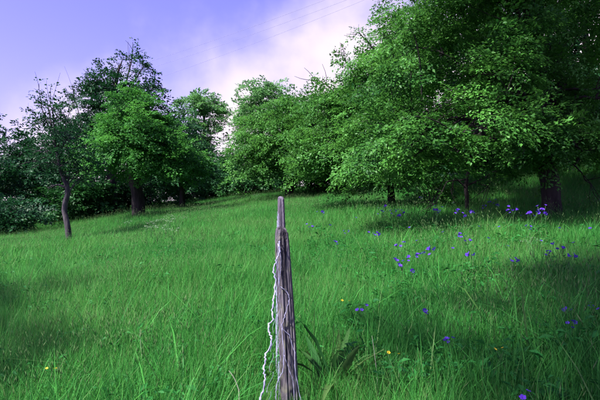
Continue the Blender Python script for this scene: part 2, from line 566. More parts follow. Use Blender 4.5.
# second tree of the right-hand row
make_tree('orchard_tree', 'sunlit leafy tree in the right-hand row, left neighbour of the huge one', 'tree',
          [G(392, 200, 15.0), P(390, 170, 15), P(384, 130, 15), P(380, 80, 15), P(385, 30, 15)],
          [0.12, 0.11, 0.10, 0.08, 0.03],
          lobes_px([(345, 136, 14, 1.3, 1.5, 1.2), (384, 102, 14.6, 1.15, 1.5, 1.15), (420, 58, 15.2, 1.0, 1.4, 1.2),
                    (330, 160, 13.6, 0.95, 1.1, 0.8), (385, 150, 13.2, 1.3, 1.2, 0.95), (358, 118, 14.4, 0.9, 1.2, 0.8), (374, 82, 14.8, 0.75, 1.0, 0.75), (396, 38, 15.2, 0.6, 0.9, 0.8),
                    (415, 95, 14.6, 1.3, 1.4, 1.6), (388, 178, 13.4, 1.4, 1.2, 0.6)]),
          leaf='right', n_spray=1900, per=72, leaf_len=0.080, spray_len=0.55, spread=0.16, droop=0.34, seed=23, bough=8, inner=0.2,
          twigs=200, limbs_per_lobe=2, floor=0.3,
          sprigs=[([P(366, 85, 14.6), P(352, 70, 14.6), P(343, 58, 14.6), P(338, 50, 14.6)], 0.025, 12),
                  ([P(380, 60, 15), P(366, 40, 15), P(358, 32, 15), P(352, 40, 15)], 0.03, 8),
                  ([P(350, 110, 14.4), P(330, 88, 14.4), P(322, 82, 14.4), P(312, 80, 14.4)], 0.03, 8)])

# third tree of the row, above the far post
make_tree('orchard_tree', 'rounded leafy tree directly behind the two fence posts', 'tree',
          [G(289, 196, 24), P(290, 180, 24), P(292, 150, 24), P(296, 110, 24)], [0.24, 0.2, 0.16, 0.06],
          lobes_px([(285, 140, 24, 1.8, 2.0, 1.6), (265, 162, 23.5, 1.5, 1.6, 1.1), (310, 138, 23.5, 1.7, 1.9, 1.9),
                    (308, 120, 24.5, 1.3, 1.6, 1.0), (300, 170, 23, 1.6, 1.5, 0.9), (325, 165, 22.5, 1.2, 1.3, 1.0)]),
          leaf='right', n_spray=1200, per=66, leaf_len=0.108, spray_len=0.68, spread=0.19, droop=0.34, seed=37, bough=7, inner=0.2,
          twigs=120, limbs_per_lobe=2, floor=0.8,
          sprigs=[([P(285, 165, 23), P(266, 182, 22.8), P(252, 190, 22.6), P(246, 192, 22.6)], 0.04, 5)])

# pale tree far behind
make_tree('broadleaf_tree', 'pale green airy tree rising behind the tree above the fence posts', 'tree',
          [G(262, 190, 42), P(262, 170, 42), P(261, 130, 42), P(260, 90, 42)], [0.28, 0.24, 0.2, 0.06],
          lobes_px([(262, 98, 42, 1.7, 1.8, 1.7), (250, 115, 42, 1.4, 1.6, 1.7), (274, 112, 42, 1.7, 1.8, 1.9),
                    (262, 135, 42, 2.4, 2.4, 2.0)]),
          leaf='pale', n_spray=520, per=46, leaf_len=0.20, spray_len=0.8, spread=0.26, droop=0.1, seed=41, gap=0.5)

# the bright tree of the left group
make_tree('orchard_tree', 'bright green tree on a thick dark trunk, front of left group', 'tree',
          [G(139, 218, 20), P(138, 200, 20), P(134, 178, 20), P(130, 150, 20), P(128, 115, 20)],
          [0.30, 0.26, 0.24, 0.17, 0.06],
          lobes_px([(130, 138, 19.2, 1.25, 1.4, 1.2), (103, 152, 19.6, 0.9, 1.2, 0.75), (160, 158, 19.5, 1.15, 1.4, 0.95),
                    (122, 156, 19, 1.5, 1.5, 0.75), (170, 166, 20, 1.1, 1.3, 0.75), (129, 112, 20, 0.75, 1.0, 0.75), (150, 128, 20, 0.7, 1.0, 0.6)]),
          leaf='bright', n_spray=1100, per=64, leaf_len=0.098, spray_len=0.55, spread=0.16, droop=0.34, seed=53, bough=7, inner=0.2,
          twigs=120, limbs_per_lobe=2, floor=0.9)

# tall dark tree behind it
make_tree('broadleaf_tree', 'tall dark tree with ragged bare-twigged top, highest of the left group', 'tree',
          [G(112, 214, 25), P(112, 180, 25), P(114, 120, 25), P(116, 80, 25), P(124, 55, 25)],
          [0.3, 0.25, 0.2, 0.09, 0.008],
          lobes_px([(95, 120, 25, 1.3, 1.6, 1.6), (122, 85, 25, 1.5, 1.4, 0.95), (110, 105, 25, 1.5, 1.6, 1.4),
                    (142, 105, 25, 1.1, 1.4, 1.1), (84, 155, 25, 1.6, 1.7, 1.9), (130, 140, 26, 2.3, 1.6, 2.0),
                    (128, 68, 25, 0.9, 0.9, 0.6), (100, 85, 25, 0.5, 0.6, 0.7)]),
          leaf='dark', n_spray=900, per=44, leaf_len=0.125, spray_len=0.6, spread=0.18, droop=0.05, seed=67, gap=0.35,
          twigs=140, limbs_per_lobe=3, floor=0.4,
          sprigs=[([P(124, 90, 25), P(129, 70, 25), P(132, 55, 25), P(133, 42, 25)], 0.05, 6),
                  ([P(112, 100, 25), P(103, 80, 25), P(100, 70, 25), P(99, 60, 25)], 0.045, 6),
                  ([P(130, 85, 25), P(140, 72, 25), P(143, 64, 25), P(143, 57, 25)], 0.04, 6),
                  ([P(95, 110, 25), P(90, 92, 25), P(88, 82, 25), P(88, 72, 25)], 0.04, 5),
                  ([P(84, 130, 25), P(77, 108, 25), P(74, 96, 25), P(72, 84, 25)], 0.03, 2),
                  ([P(138, 100, 25), P(150, 90, 25), P(154, 92, 25), P(157, 96, 25)], 0.03, 5)])

# thin crooked tree in front on the left
make_tree('crooked_tree', 'thin crooked grey tree standing alone in front of the left hedge', 'tree',
          [G(71, 240, 13), P(67, 224, 13), P(64, 208, 13.05), P(68, 190, 13), P(61, 172, 13), P(54, 140, 13), P(48, 105, 13)],
          [0.082, 0.074, 0.078, 0.07, 0.05, 0.03, 0.01],
          lobes_px([(52, 135, 13, 0.50, 0.7, 0.75), (70, 150, 13, 0.55, 0.7, 0.6), (44, 160, 13.2, 0.6, 0.7, 0.5),
                    (80, 165, 13.2, 0.5, 0.6, 0.45), (50, 112, 13, 0.3, 0.4, 0.45), (64, 172, 13.2, 0.6, 0.6, 0.38), (84, 178, 13.3, 0.45, 0.5, 0.35)]),
          leaf='dark', bark='bark_grey', n_spray=260, per=26, leaf_len=0.075, spray_len=0.36, spread=0.12, droop=0.0, seed=71,
          twigs=110, limbs_per_lobe=2, floor=1.0, gap=0.3,
          sprigs=[([P(67, 188, 13), P(58, 185, 13), P(53, 186, 13), P(47, 188, 13)], 0.04, 2),
                  ([P(56, 145, 13), P(44, 115, 13), P(40, 98, 13), P(38, 84, 13)], 0.022, 5),
                  ([P(55, 140, 13), P(53, 115, 13), P(50, 100, 13), P(51, 86, 13)], 0.022, 5),
                  ([P(62, 150, 13), P(66, 125, 13), P(72, 105, 13), P(73, 84, 13)], 0.015, 1),
                  ([P(50, 130, 13), P(36, 118, 13), P(32, 112, 13), P(29, 110, 13)], 0.015, 4)])

# grey-green tree right of the bright one
make_tree('orchard_tree', 'grey-green tree on a slim trunk, right of the bright tree', 'tree',
          [G(182, 211, 26), P(182, 195, 26), P(181, 170, 26), P(180, 130, 26)], [0.17, 0.14, 0.11, 0.04],
          lobes_px([(178, 140, 26, 1.25, 1.5, 1.3), (168, 165, 26, 1.2, 1.4, 1.3), (192, 168, 26, 1.25, 1.5, 1.3),
                    (180, 176, 26, 1.4, 1.6, 0.7), (200, 178, 26, 1.0, 1.2, 0.65)]),
          leaf='grey', n_spray=560, per=50, leaf_len=0.125, spray_len=0.7, spread=0.18, droop=0.3, seed=83, floor=0.6)

# round tree beyond it
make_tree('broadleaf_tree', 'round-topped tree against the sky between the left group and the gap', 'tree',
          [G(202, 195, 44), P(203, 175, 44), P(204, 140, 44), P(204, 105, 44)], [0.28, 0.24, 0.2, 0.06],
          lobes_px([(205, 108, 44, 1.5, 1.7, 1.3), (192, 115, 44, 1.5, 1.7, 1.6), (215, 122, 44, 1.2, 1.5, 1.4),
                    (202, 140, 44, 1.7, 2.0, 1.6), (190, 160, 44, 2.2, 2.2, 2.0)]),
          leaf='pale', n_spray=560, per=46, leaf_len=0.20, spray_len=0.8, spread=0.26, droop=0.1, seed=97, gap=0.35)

# unseen trees added beside and behind the viewer to darken the near meadow corners
make_tree('orchard_tree', 'unseen tree added behind the viewer to shade the near right grass', 'tree',
          [np.array([-1.2, -3.2, float(ground(-1.2, -3.2))]), np.array([-1.2, -3.1, 2.5]), np.array([-1.0, -2.4, 5.0]), np.array([-0.8, -1.6, 7.5])],
          [0.24, 0.20, 0.15, 0.04],
          [((-1.0, 0.6, 6.6), (1.7, 2.0, 1.1)), ((-0.9, -1.6, 7.2), (2.2, 2.2, 1.5)), ((0.6, 1.5, 7.0), (1.7, 1.9, 1.1)), ((1.2, -0.6, 7.0), (1.8, 1.8, 1.2))],
          leaf='right', n_spray=900, per=44, leaf_len=0.14, spray_len=0.6, spread=0.18, droop=0.2, seed=101, floor=4.6, gap=0.15)
make_tree('orchard_tree', 'unseen tree added outside the left edge to shade the near left grass', 'tree',
          [np.array([-9.4, -0.6, float(ground(-9.4, -0.6))]), np.array([-9.3, -0.4, 2.5]), np.array([-9.0, 0.2, 5.0]), np.array([-8.8, 0.6, 7.5])],
          [0.24, 0.20, 0.15, 0.04],
          [((-8.5, 0.5, 6.2), (1.9, 2.2, 1.2)), ((-9.6, 2.4, 6.4), (1.8, 2.0, 1.2)), ((-9.2, -0.4, 7.0), (2.0, 2.0, 1.3))],
          leaf='right', n_spray=520, per=40, leaf_len=0.14, spray_len=0.6, spread=0.18, droop=0.3, seed=103, floor=3.6, gap=0.6)


# bushes closing the back of the meadow
def bush(name, label, px, py_base, d, w, h, leaf, seed, group, n=230, leaf_len=0.15):
    b = G(px, py_base, d)
    rs = np.random.RandomState(seed + 900)
    lob = []
    for k in range(5):
        ox, oy = rs.uniform(-0.5, 0.5) * w, rs.uniform(-0.35, 0.35) * w
        hz = h * rs.uniform(0.32, 0.68)
        lob.append((b + np.array([ox, oy, hz]), (w * rs.uniform(0.3, 0.42), w * rs.uniform(0.3, 0.42), h * rs.uniform(0.26, 0.38))))
    lob.append((b + np.array([0, 0, h * 0.3]), (w * 0.55, w * 0.45, h * 0.33)))
    make_tree(name, label, 'bush', [b, b + np.array([0.05, 0, h * 0.25]), b + np.array([-0.05, 0.1, h * 0.5]), b + np.array([0.1, 0, h * 0.8])],
              [0.09, 0.07, 0.05, 0.02], lob, leaf=leaf, n_spray=n, per=46, leaf_len=leaf_len, spray_len=0.6, spread=0.2,
              droop=0.1, seed=seed, group=group, limbs_per_lobe=1, floor=0.05, sides=6, inner=0.2)


LH = 'dark bushes behind the left trees'
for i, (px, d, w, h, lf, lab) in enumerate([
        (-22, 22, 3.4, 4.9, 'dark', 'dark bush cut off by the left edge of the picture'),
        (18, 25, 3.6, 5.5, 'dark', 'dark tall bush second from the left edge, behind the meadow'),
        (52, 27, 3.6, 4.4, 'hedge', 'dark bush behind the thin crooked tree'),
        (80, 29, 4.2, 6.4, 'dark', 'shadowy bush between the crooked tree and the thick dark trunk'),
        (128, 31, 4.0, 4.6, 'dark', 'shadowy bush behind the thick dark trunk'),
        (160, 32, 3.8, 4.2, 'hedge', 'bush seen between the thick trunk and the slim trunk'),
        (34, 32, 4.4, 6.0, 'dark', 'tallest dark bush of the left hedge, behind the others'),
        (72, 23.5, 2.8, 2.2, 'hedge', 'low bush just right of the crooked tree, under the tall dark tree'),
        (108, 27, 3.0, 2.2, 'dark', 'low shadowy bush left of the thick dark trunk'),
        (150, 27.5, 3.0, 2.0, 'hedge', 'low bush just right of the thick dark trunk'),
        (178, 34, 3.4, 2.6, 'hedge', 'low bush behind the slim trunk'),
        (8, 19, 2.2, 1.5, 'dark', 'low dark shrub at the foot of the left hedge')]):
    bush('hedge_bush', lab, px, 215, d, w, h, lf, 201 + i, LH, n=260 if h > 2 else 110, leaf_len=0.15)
CH = 'bushes closing the far end of the meadow'
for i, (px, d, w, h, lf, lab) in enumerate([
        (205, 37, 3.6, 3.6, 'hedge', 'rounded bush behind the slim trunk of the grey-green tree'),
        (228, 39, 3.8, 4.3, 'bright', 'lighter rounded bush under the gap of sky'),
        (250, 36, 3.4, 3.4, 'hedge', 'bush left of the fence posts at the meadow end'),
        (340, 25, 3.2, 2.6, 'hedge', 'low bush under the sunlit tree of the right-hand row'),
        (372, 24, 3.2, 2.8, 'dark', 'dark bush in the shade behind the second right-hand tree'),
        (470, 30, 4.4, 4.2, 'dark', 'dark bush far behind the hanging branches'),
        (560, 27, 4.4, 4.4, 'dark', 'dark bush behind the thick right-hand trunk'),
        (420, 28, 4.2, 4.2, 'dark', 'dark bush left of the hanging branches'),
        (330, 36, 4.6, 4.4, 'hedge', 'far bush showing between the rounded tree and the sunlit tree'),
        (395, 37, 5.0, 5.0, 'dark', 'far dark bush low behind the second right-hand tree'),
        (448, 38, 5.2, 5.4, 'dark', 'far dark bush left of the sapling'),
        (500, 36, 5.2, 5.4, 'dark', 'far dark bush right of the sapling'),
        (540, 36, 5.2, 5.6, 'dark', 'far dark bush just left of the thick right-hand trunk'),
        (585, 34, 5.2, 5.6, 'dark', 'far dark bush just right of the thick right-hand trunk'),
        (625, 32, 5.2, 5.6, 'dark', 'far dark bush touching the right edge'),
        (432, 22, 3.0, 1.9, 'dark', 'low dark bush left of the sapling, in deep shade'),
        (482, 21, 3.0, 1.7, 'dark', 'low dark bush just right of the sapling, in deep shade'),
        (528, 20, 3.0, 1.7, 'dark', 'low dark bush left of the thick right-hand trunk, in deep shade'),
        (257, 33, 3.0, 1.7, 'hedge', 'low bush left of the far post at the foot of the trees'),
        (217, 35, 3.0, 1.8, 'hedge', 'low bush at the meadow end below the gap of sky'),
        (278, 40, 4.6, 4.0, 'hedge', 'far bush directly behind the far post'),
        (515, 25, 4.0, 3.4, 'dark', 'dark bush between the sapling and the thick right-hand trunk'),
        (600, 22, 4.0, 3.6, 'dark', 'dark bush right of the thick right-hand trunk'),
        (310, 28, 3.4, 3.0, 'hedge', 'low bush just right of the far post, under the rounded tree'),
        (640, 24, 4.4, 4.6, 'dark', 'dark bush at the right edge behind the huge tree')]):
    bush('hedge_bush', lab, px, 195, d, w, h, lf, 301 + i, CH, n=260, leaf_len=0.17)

# slender stem under the big crown
make_tree('sapling', 'slender dark sapling under the low branches of the huge tree', 'tree',
          [G(467, 214, 11.2), P(467, 200, 11.2), P(466, 185, 11.2), P(470, 165, 11.2), P(476, 140, 11.2)],
          [0.06, 0.05, 0.045, 0.035, 0.02],
          lobes_px([(476, 140, 11.2, 0.7, 0.7, 0.5)]), leaf='dark', n_spray=40, per=30, leaf_len=0.08, spray_len=0.4,
          seed=131, limbs_per_lobe=1, sides=6,
          sprigs=[([P(467, 190, 11.2), P(455, 178, 11.1), P(452, 192, 11), P(458, 207, 11)], 0.02, 1),
                  ([P(468, 185, 11.2), P(484, 178, 11.2), P(500, 168, 11.1), P(515, 158, 11)], 0.022, 4),
                  ([P(467, 180, 11.2), P(448, 182, 11.0), P(440, 196, 10.9), P(432, 206, 10.8)], 0.018, 2)])


# ------------------------------------------------------------------ grass
def blades(rs, n, rad, h0, h1, w, lean=0.35, curl=0.5):
    az = rs.uniform(0, 2 * np.pi, n)
    rr = rad * np.sqrt(rs.uniform(0, 1, n)); a2 = rs.uniform(0, 2 * np.pi, n)
    b = np.stack([rr * np.cos(a2), rr * np.sin(a2), np.full(n, -0.03)], 1)
    H = rs.uniform(h0, h1, n)
    W = w * rs.uniform(0.6, 1.3, n)
    ln = np.abs(rs.normal(0, lean, n)); cu = rs.uniform(0.1, 1, n) * curl
    dv = np.stack([np.cos(az), np.sin(az), np.zeros(n)], 1)
    twist = az + np.pi / 2 + rs.uniform(-0.6, 0.6, n)
    sv = np.stack([np.cos(twist), np.sin(twist), np.zeros(n)], 1)
    vs = []
    for t, ww in ((0, 1), (0.4, 0.9), (0.75, 0.55), (1.0, 0.0)):
        off = (ln * t + cu * t * t)
        c = b + dv * (off * H)[:, None] + np.array([0, 0, 1.0]) * (H * (t - 0.35 * cu * t * t * t))[:, None]
        if ww:
            vs.append(c - sv * (W * ww / 2)[:, None]); vs.append(c + sv * (W * ww / 2)[:, None])
        else:
            vs.append(c)
    v = np.stack(vs, 1).reshape(-1, 3)
    k = np.arange(n) * 7
    tr = [(0, 1, 3), (0, 3, 2), (2, 3, 5), (2, 5, 4), (4, 5, 6)]
    t = np.stack([np.stack([k + a, k + b_, k + c_], 1) for a, b_, c_ in tr], 1).reshape(-1, 3)
    r = np.repeat(rs.uniform(0, 1, n), 5)
    return v, t, r


def merge(parts):
    vs, ts, rs_, ms = [], [], [], []
    n = 0
    for v, t, r, m in parts:
        vs.append(v); ts.append(t + n); rs_.append(r); ms.append(np.full(len(t), m)); n += len(v)
    return np.concatenate(vs), np.concatenate(ts), np.concatenate(rs_), np.concatenate(ms)


def seed_heads(rs, n, rad, h0, h1, sw=0.002, hl=0.07, hw=0.006):
    """thin stems each ending in a small spindle of seeds"""
    v1, t1, r1 = blades(rs, n, rad, h0, h1, sw, 0.12, 0.25)
    tips = v1.reshape(n, 7, 3)[:, 6]
    pre = v1.reshape(n, 7, 3)[:, 4]
    d = norm(tips - pre)
    s = norm(np.cross(d, rs.normal(0, 1, (n, 3))))
    s2 = np.cross(d, s)
    L = (hl * rs.uniform(0.6, 1.3, n))[:, None]
    W = (hw * rs.uniform(0.6, 1.3, n))[:, None]
    b = tips - d * L * 0.2
    m_ = b + d * L * 0.45
    e = b + d * L
    v = np.stack([b, m_ + s * W / 2, m_ + s2 * W / 2, m_ - s * W / 2, m_ - s2 * W / 2, e], 1).reshape(-1, 3)
    k = np.arange(n) * 6
    tr = [(0, 1, 2), (0, 2, 3), (0, 3, 4), (0, 4, 1), (5, 2, 1), (5, 3, 2), (5, 4, 3), (5, 1, 4)]
    t = np.stack([np.stack([k + a, k + b_, k + c], 1) for a, b_, c in tr], 1).reshape(-1, 3)
    return (v1, t1, r1), (v, t, np.repeat(rs.uniform(0, 1, n), 8))


tuft_col = bpy.data.collections.new('grass_tufts')      # source tufts, not linked to the scene
NV = 0


def tuft(parts):
    global NV
    v, t, r, m = merge(parts)
    me = fast_mesh('grass_tuft', v, t, M['grass'], r)
    me.materials.append(M['seed']); me.materials.append(M['herb'])
    me.polygons.foreach_set('material_index', m.astype(np.int32))
    o = bpy.data.objects.new('grass_tuft_%02d' % NV, me)
    tuft_col.objects.link(o)
    NV += 1


rs = np.random.RandomState(5)
for k in range(5):      # 0-4 near: lush fine grass
    tuft([(*blades(rs, 72, 0.17, 0.16, 0.46, 0.0046, 0.17, 0.45), 0)])
for k in range(3):      # 5-7 near: grass with seed heads
    s1, s2 = seed_heads(rs, 9, 0.17, 0.34, 0.60, 0.0022, 0.05, 0.0045)
    tuft([(*blades(rs, 60, 0.17, 0.16, 0.44, 0.0045, 0.16, 0.42), 0), (*s1, 0), (*s2, 1)])
for k in range(3):      # 8-10 near: broad low herbs
    n = 26
    cp = np.stack([rs.uniform(-0.12, 0.12, n), rs.uniform(-0.12, 0.12, n), rs.uniform(0.08, 0.30, n)], 1)
    ax = norm(np.stack([rs.normal(0, 1, n), rs.normal(0, 1, n), rs.uniform(0, 0.6, n)], 1))
    v, t, r = leaf_cloud(rs, cp, ax, np.tile([0, 0, 1.0], (n, 1)), 2, 0.02, 0.05, 0.055, 0.40)
    tuft([(v, t, r, 2), (*blades(rs, 30, 0.15, 0.15, 0.40, 0.006, 0.35, 0.6), 0)])
for k in range(4):      # 11-14 far: coarser tufts
    tuft([(*blades(rs, 64, 0.28, 0.20, 0.46, 0.0095, 0.20, 0.45), 0)])
for k in range(3):      # 15-17 far: coarser tufts with seed heads
    s1, s2 = seed_heads(rs, 10, 0.28, 0.36, 0.58, 0.004, 0.06, 0.007)
    tuft([(*blades(rs, 54, 0.28, 0.20, 0.44, 0.0095, 0.20, 0.4), 0), (*s1, 0), (*s2, 1)])

for k in range(2):      # 18-19 near: coarse arching blades
    tuft([(*blades(rs, 26, 0.10, 0.35, 0.62, 0.0095, 0.28, 1.0), 0), (*blades(rs, 30, 0.15, 0.15, 0.40, 0.005, 0.25, 0.5), 0)])


def vnoise(x, y, s, seed):
    q = np.random.RandomState(seed)
    f = np.zeros_like(x)
    for k in range(6):
        a = q.uniform(0, 2 * np.pi); w = s * q.uniform(0.6, 1.9); p = q.uniform(0, 6.28)
        f = f + np.sin((x * math.cos(a) + y * math.sin(a)) * w + p)
    return f / 6 * 1.7


FENCE_A = np.array([-0.09, 3.0]); FENCE_B = np.array([-0.257, 6.5])
pts = []
for (y0, y1, dens, far) in ((-1.5, 5.0, 100, 0), (5.0, 9.0, 70, 0), (9.0, 16, 46, 1), (16, 28, 26, 1), (28, 46, 13, 1)):
    xw = 0.80 * y1 + 2.5
    n = int((y1 - y0) * 2 * xw * dens)
    x = rs.uniform(-xw, xw, n); y = rs.uniform(y0, y1, n)
    ok = np.abs(x) < 0.80 * np.maximum(y, 0) + 2.5
    ok &= np.hypot(x, y) > 0.9
    x, y = x[ok], y[ok]
    pts.append(np.stack([x, y, np.full(len(x), far)], 1))
pts = np.concatenate(pts)
x, y, far = pts.T
far = (rs.uniform(0, 1, len(x)) < sstep(7.5, 11, y)).astype(int)
nz1 = vnoise(x, y, 0.8, 3); nz2 = vnoise(x, y, 1.6, 8)
scl = rs.uniform(0.75, 1.15, len(x)) * (1 + 0.22 * nz1)
scl = np.clip(scl, 0.45, 1.5) * (1 + 0.16 * sstep(0.3, 2.0, x))
# trodden strip around the near post and in front of the camera
scl *= 1 - 0.62 * np.exp(-((x + 0.08) / 0.30) ** 2) * (1 - sstep(3.1, 3.7, y))
scl *= 1 - 0.35 * (1 - sstep(1.5, 2.6, y))
seedp = sstep(-0.2, 0.9, nz2) * 0.40 + 0.06 + 0.2 * sstep(9, 24, y)
u = rs.uniform(0, 1, len(x))
herbp = 0.04 + 0.06 * sstep(0.2, 1.5, x) + 0.12 * sstep(0.2, 0.9, -nz1)
var = np.where(far == 0,
               np.where(u < seedp, rs.randint(5, 8, len(x)), np.where(u > 1 - herbp, rs.randint(8, 11, len(x)), rs.randint(0, 5, len(x)))),
               np.where(u < seedp, rs.randint(15, 18, len(x)), rs.randint(11, 15, len(x))))
coarse = (far == 0) & (rs.uniform(0, 1, len(x)) < (0.02 + 0.14 * sstep(0.1, 0.8, vnoise(x, y, 1.1, 15))) * (1 - 0.8 * sstep(3.5, 6, y)) * (1 + 1.6 * sstep(0.2, 1.2, x)))
var = np.where(coarse, rs.randint(18, 20, len(x)), var)
co = np.stack([x, y, ground(x, y)], 1)
gme = bpy.data.meshes.new('meadow_grass')
gme.vertices.add(len(co))
gme.vertices.foreach_set('co', co.astype(np.float32).ravel())
rot = np.stack([rs.normal(0, 0.10, len(x)), rs.normal(0, 0.10, len(x)), rs.uniform(0, 6.283, len(x))], 1)
a = gme.attributes.new('rot', 'FLOAT_VECTOR', 'POINT'); a.data.foreach_set('vector', rot.astype(np.float32).ravel())
a = gme.attributes.new('scl', 'FLOAT', 'POINT'); a.data.foreach_set('value', scl.astype(np.float32))
a = gme.attributes.new('variant', 'INT', 'POINT'); a.data.foreach_set('value', var.astype(np.int32))
gme.update()
grass = link('meadow_grass', gme)
tag(grass, 'tall green meadow grass covering the whole slope', 'grass', kind='stuff')
gme.materials.append(M['grass'])
ng = bpy.data.node_groups.new('scatter_tufts', 'GeometryNodeTree')
ng.interface.new_socket('Geometry', in_out='INPUT', socket_type='NodeSocketGeometry')
ng.interface.new_socket('Geometry', in_out='OUTPUT', socket_type='NodeSocketGeometry')
gi = ng.nodes.new('NodeGroupInput'); go = ng.nodes.new('NodeGroupOutput')
ip = ng.nodes.new('GeometryNodeInstanceOnPoints')
ci = ng.nodes.new('GeometryNodeCollectionInfo')
ci.inputs['Collection'].default_value = tuft_col
ci.inputs['Separate Children'].default_value = True
ci.inputs['Reset Children'].default_value = True


def nattr(nm, typ):
    q = ng.nodes.new('GeometryNodeInputNamedAttribute'); q.data_type = typ
    q.inputs['Name'].default_value = nm
    return q.outputs['Attribute']


ng.links.new(gi.outputs[0], ip.inputs['Points'])
ng.links.new(ci.outputs[0], ip.inputs['Instance'])
ip.inputs['Pick Instance'].default_value = True
ng.links.new(nattr('variant', 'INT'), ip.inputs['Instance Index'])
ng.links.new(nattr('rot', 'FLOAT_VECTOR'), ip.inputs['Rotation'])
ng.links.new(nattr('scl', 'FLOAT'), ip.inputs['Scale'])
ng.links.new(ip.outputs[0], go.inputs[0])
md = grass.modifiers.new('scatter', 'NODES'); md.node_group = ng


# ------------------------------------------------------------------ fence
def fence_post(name, label, ctrl, radii, top_cut, seed, mat):
    """split log post: grooved weathered sides, worn rounded top"""
    rs = np.random.RandomState(seed)
    base = np.array(ctrl[0], float)
    root_l = base.copy(); root_l[2] = float(ground(base[0], base[1]))
    root = empty(name, root_l, label, 'fence post', 'fence posts')
    c = np.asarray(ctrl, float) - root_l
    n, S = 30, 44
    path = spline(c, n)
    rad = np.interp(np.linspace(0, 1, n), np.linspace(0, 1, len(radii)), radii)
    ang = np.arange(S) / S * 2 * np.pi
    groove = 1 + 0.05 * rs.normal(0, 1, S)
    groove[rs.choice(S, 8, replace=False)] -= 0.22
    vs, fs = [], []
    for i in range(n):
        r = rad[i] * groove * (1 + 0.02 * rs.normal(0, 1, S))
        # flattened split face towards +x
        x = np.cos(ang) * r; y = np.sin(ang) * r
        x = np.where(x > 0.62 * rad[i], 0.62 * rad[i] + (x - 0.62 * rad[i]) * 0.35, x)
        z = np.zeros(S)
        vs.append(path[i] + np.stack([x, y, z], 1))
    # worn top: shrinking rings, higher on one side
    top = path[-1]
    for q, (s, h) in enumerate(((0.93, 0.010), (0.78, 0.020), (0.50, 0.030), (0.22, 0.034))):
        r = rad[-1] * s * (1 + 0.03 * rs.normal(0, 1, S))
        x = np.cos(ang) * r; y = np.sin(ang) * r
        z = h * top_cut + 0.25 * y * 0 - 0.28 * x * (1 if top_cut > 0 else 0) + rs.normal(0, 0.0015, S)
        vs.append(top + np.stack([np.minimum(x, 0.62 * rad[-1]), y, z], 1))
    vs = np.concatenate(vs)
    rows = n + 4
    for i in range(rows - 1):
        for k in range(S):
            a_ = i * S + k; b_ = i * S + (k + 1) % S
            fs.append([a_, b_, b_ + S, a_ + S])
    fs.append(list(range(S))[::-1]); fs.append([(rows - 1) * S + k for k in range(S)])
    mb = MB(); mb.add(vs, fs)
    mb.build('post_timber', mat, root, smooth=False)
    # long open cracks: thin dark splinters standing proud of the face
    for k in range(4):
        a0 = rs.uniform(-2.6, -0.5); t0 = rs.uniform(0.35, 0.7); t1 = min(0.97, t0 + rs.uniform(0.2, 0.4))
        qs = []
        for t in np.linspace(t0, t1, 7):
            i = t * (n - 1); p = path[int(i)] * (1 - i % 1) + path[min(n - 1, int(i) + 1)] * (i % 1)
            rr = np.interp(t, np.linspace(0, 1, len(radii)), radii) * 1.0
            qs.append(p + np.array([math.cos(a0) * rr, math.sin(a0) * rr, 0]))
        sm = MB(); tube(sm, qs, [0.001, 0.0035, 0.004, 0.0035, 0.004, 0.003, 0.001], 5)
        sm.build('splinter', mat, root)
    return root


fence_post('fence_post', 'near weathered grey split-log post with crumpled wire over it',
           [P(294, 470, 3.02), P(291, 400, 3.0), P(287.5, 320, 3.0), P(283.5, 250, 3.0), P(282.5, 232.5, 3.0)],
           [0.066, 0.066, 0.060, 0.052, 0.046], 1.0, 3, M['post'])
fence_post('fence_post', 'farther slim grey post rising behind the top of the near post',
           [P(283, 300, 6.5), P(282.5, 250, 6.5), P(282, 220, 6.5), P(281.5, 199, 6.5)],
           [0.062, 0.062, 0.058, 0.050], 1.0, 9, M['post_b'])

net = empty('wire_netting', (-0.20, 2.6, float(ground(-0.2, 2.6))), 'crumpled galvanised wire netting hanging off the near fence post', 'wire netting')
nb = np.array(net.location)


def strand(px_list, d0, d1, r, n=60, zig=0.0, seed=0, name='wire_strand', drop=None):
    rs = np.random.RandomState(seed)
    m_ = len(px_list)
    ds = np.linspace(d0, d1, m_)
    c = [P(a, b, d) - nb for (a, b), d in zip(px_list, ds)]
    if drop is not None:
        e = c[-1].copy(); e[2] = -0.02; e[1] += drop; c.append(e)
    p = spline(c, n)
    p = p + rs.normal(0, zig, p.shape)
    p[:, 0] += zig * 1.7 * np.where(np.arange(n) % 2, 1, -1) * rs.uniform(-0.1, 1.3, n)      # crimped
    mb = MB()
    tube(mb, p, r, 6)
    # second wire twisted round it
    ph = np.linspace(0, n * 0.9, n)
    q = p + np.stack([np.cos(ph), np.sin(ph), np.zeros(n)], 1) * r * 1.3
    tube(mb, q, r * 0.7, 5)
    return mb.build(name, M['wire'], net, smooth=True)


selv = [(279, 241), (279.6, 246), (278.5, 256), (275.4, 263), (274, 272), (276, 282), (274.7, 291), (274, 298), (272.3, 309),
        (273, 318), (269, 325), (269, 333.6), (272, 340), (266, 354), (265, 360.5), (264, 370.7), (265.5, 379.7), (261.7, 393), (260.6, 400), (258, 415)]
strand(selv, 2.94, 2.50, 0.0040, 90, 0.0020, 1, 'selvedge_wire', drop=-0.05)
strand([(278, 243), (277.5, 262), (279, 282), (280.4, 286.6), (286, 291), (289, 296), (288.4, 303), (285, 316), (284, 319), (282, 328),
        (288.7, 334.7), (292, 343.7), (295, 355), (295.4, 370.7), (297.7, 386), (301, 400), (302, 415)], 2.935, 2.915, 0.0021, 60, 0.0013, 2, drop=0.0)
strand([(282, 328), (283, 343.7), (283.8, 355), (283, 370.7), (278.6, 379.7), (276.3, 388.7), (276, 400), (277, 415)], 2.925, 2.86, 0.0021, 34, 0.0013, 3, drop=0.0)
strand([(284, 355), (288.7, 368.4), (293, 382), (294, 400), (295, 415)], 2.92, 2.91, 0.0014, 40, 0.0006, 4, drop=0.0)
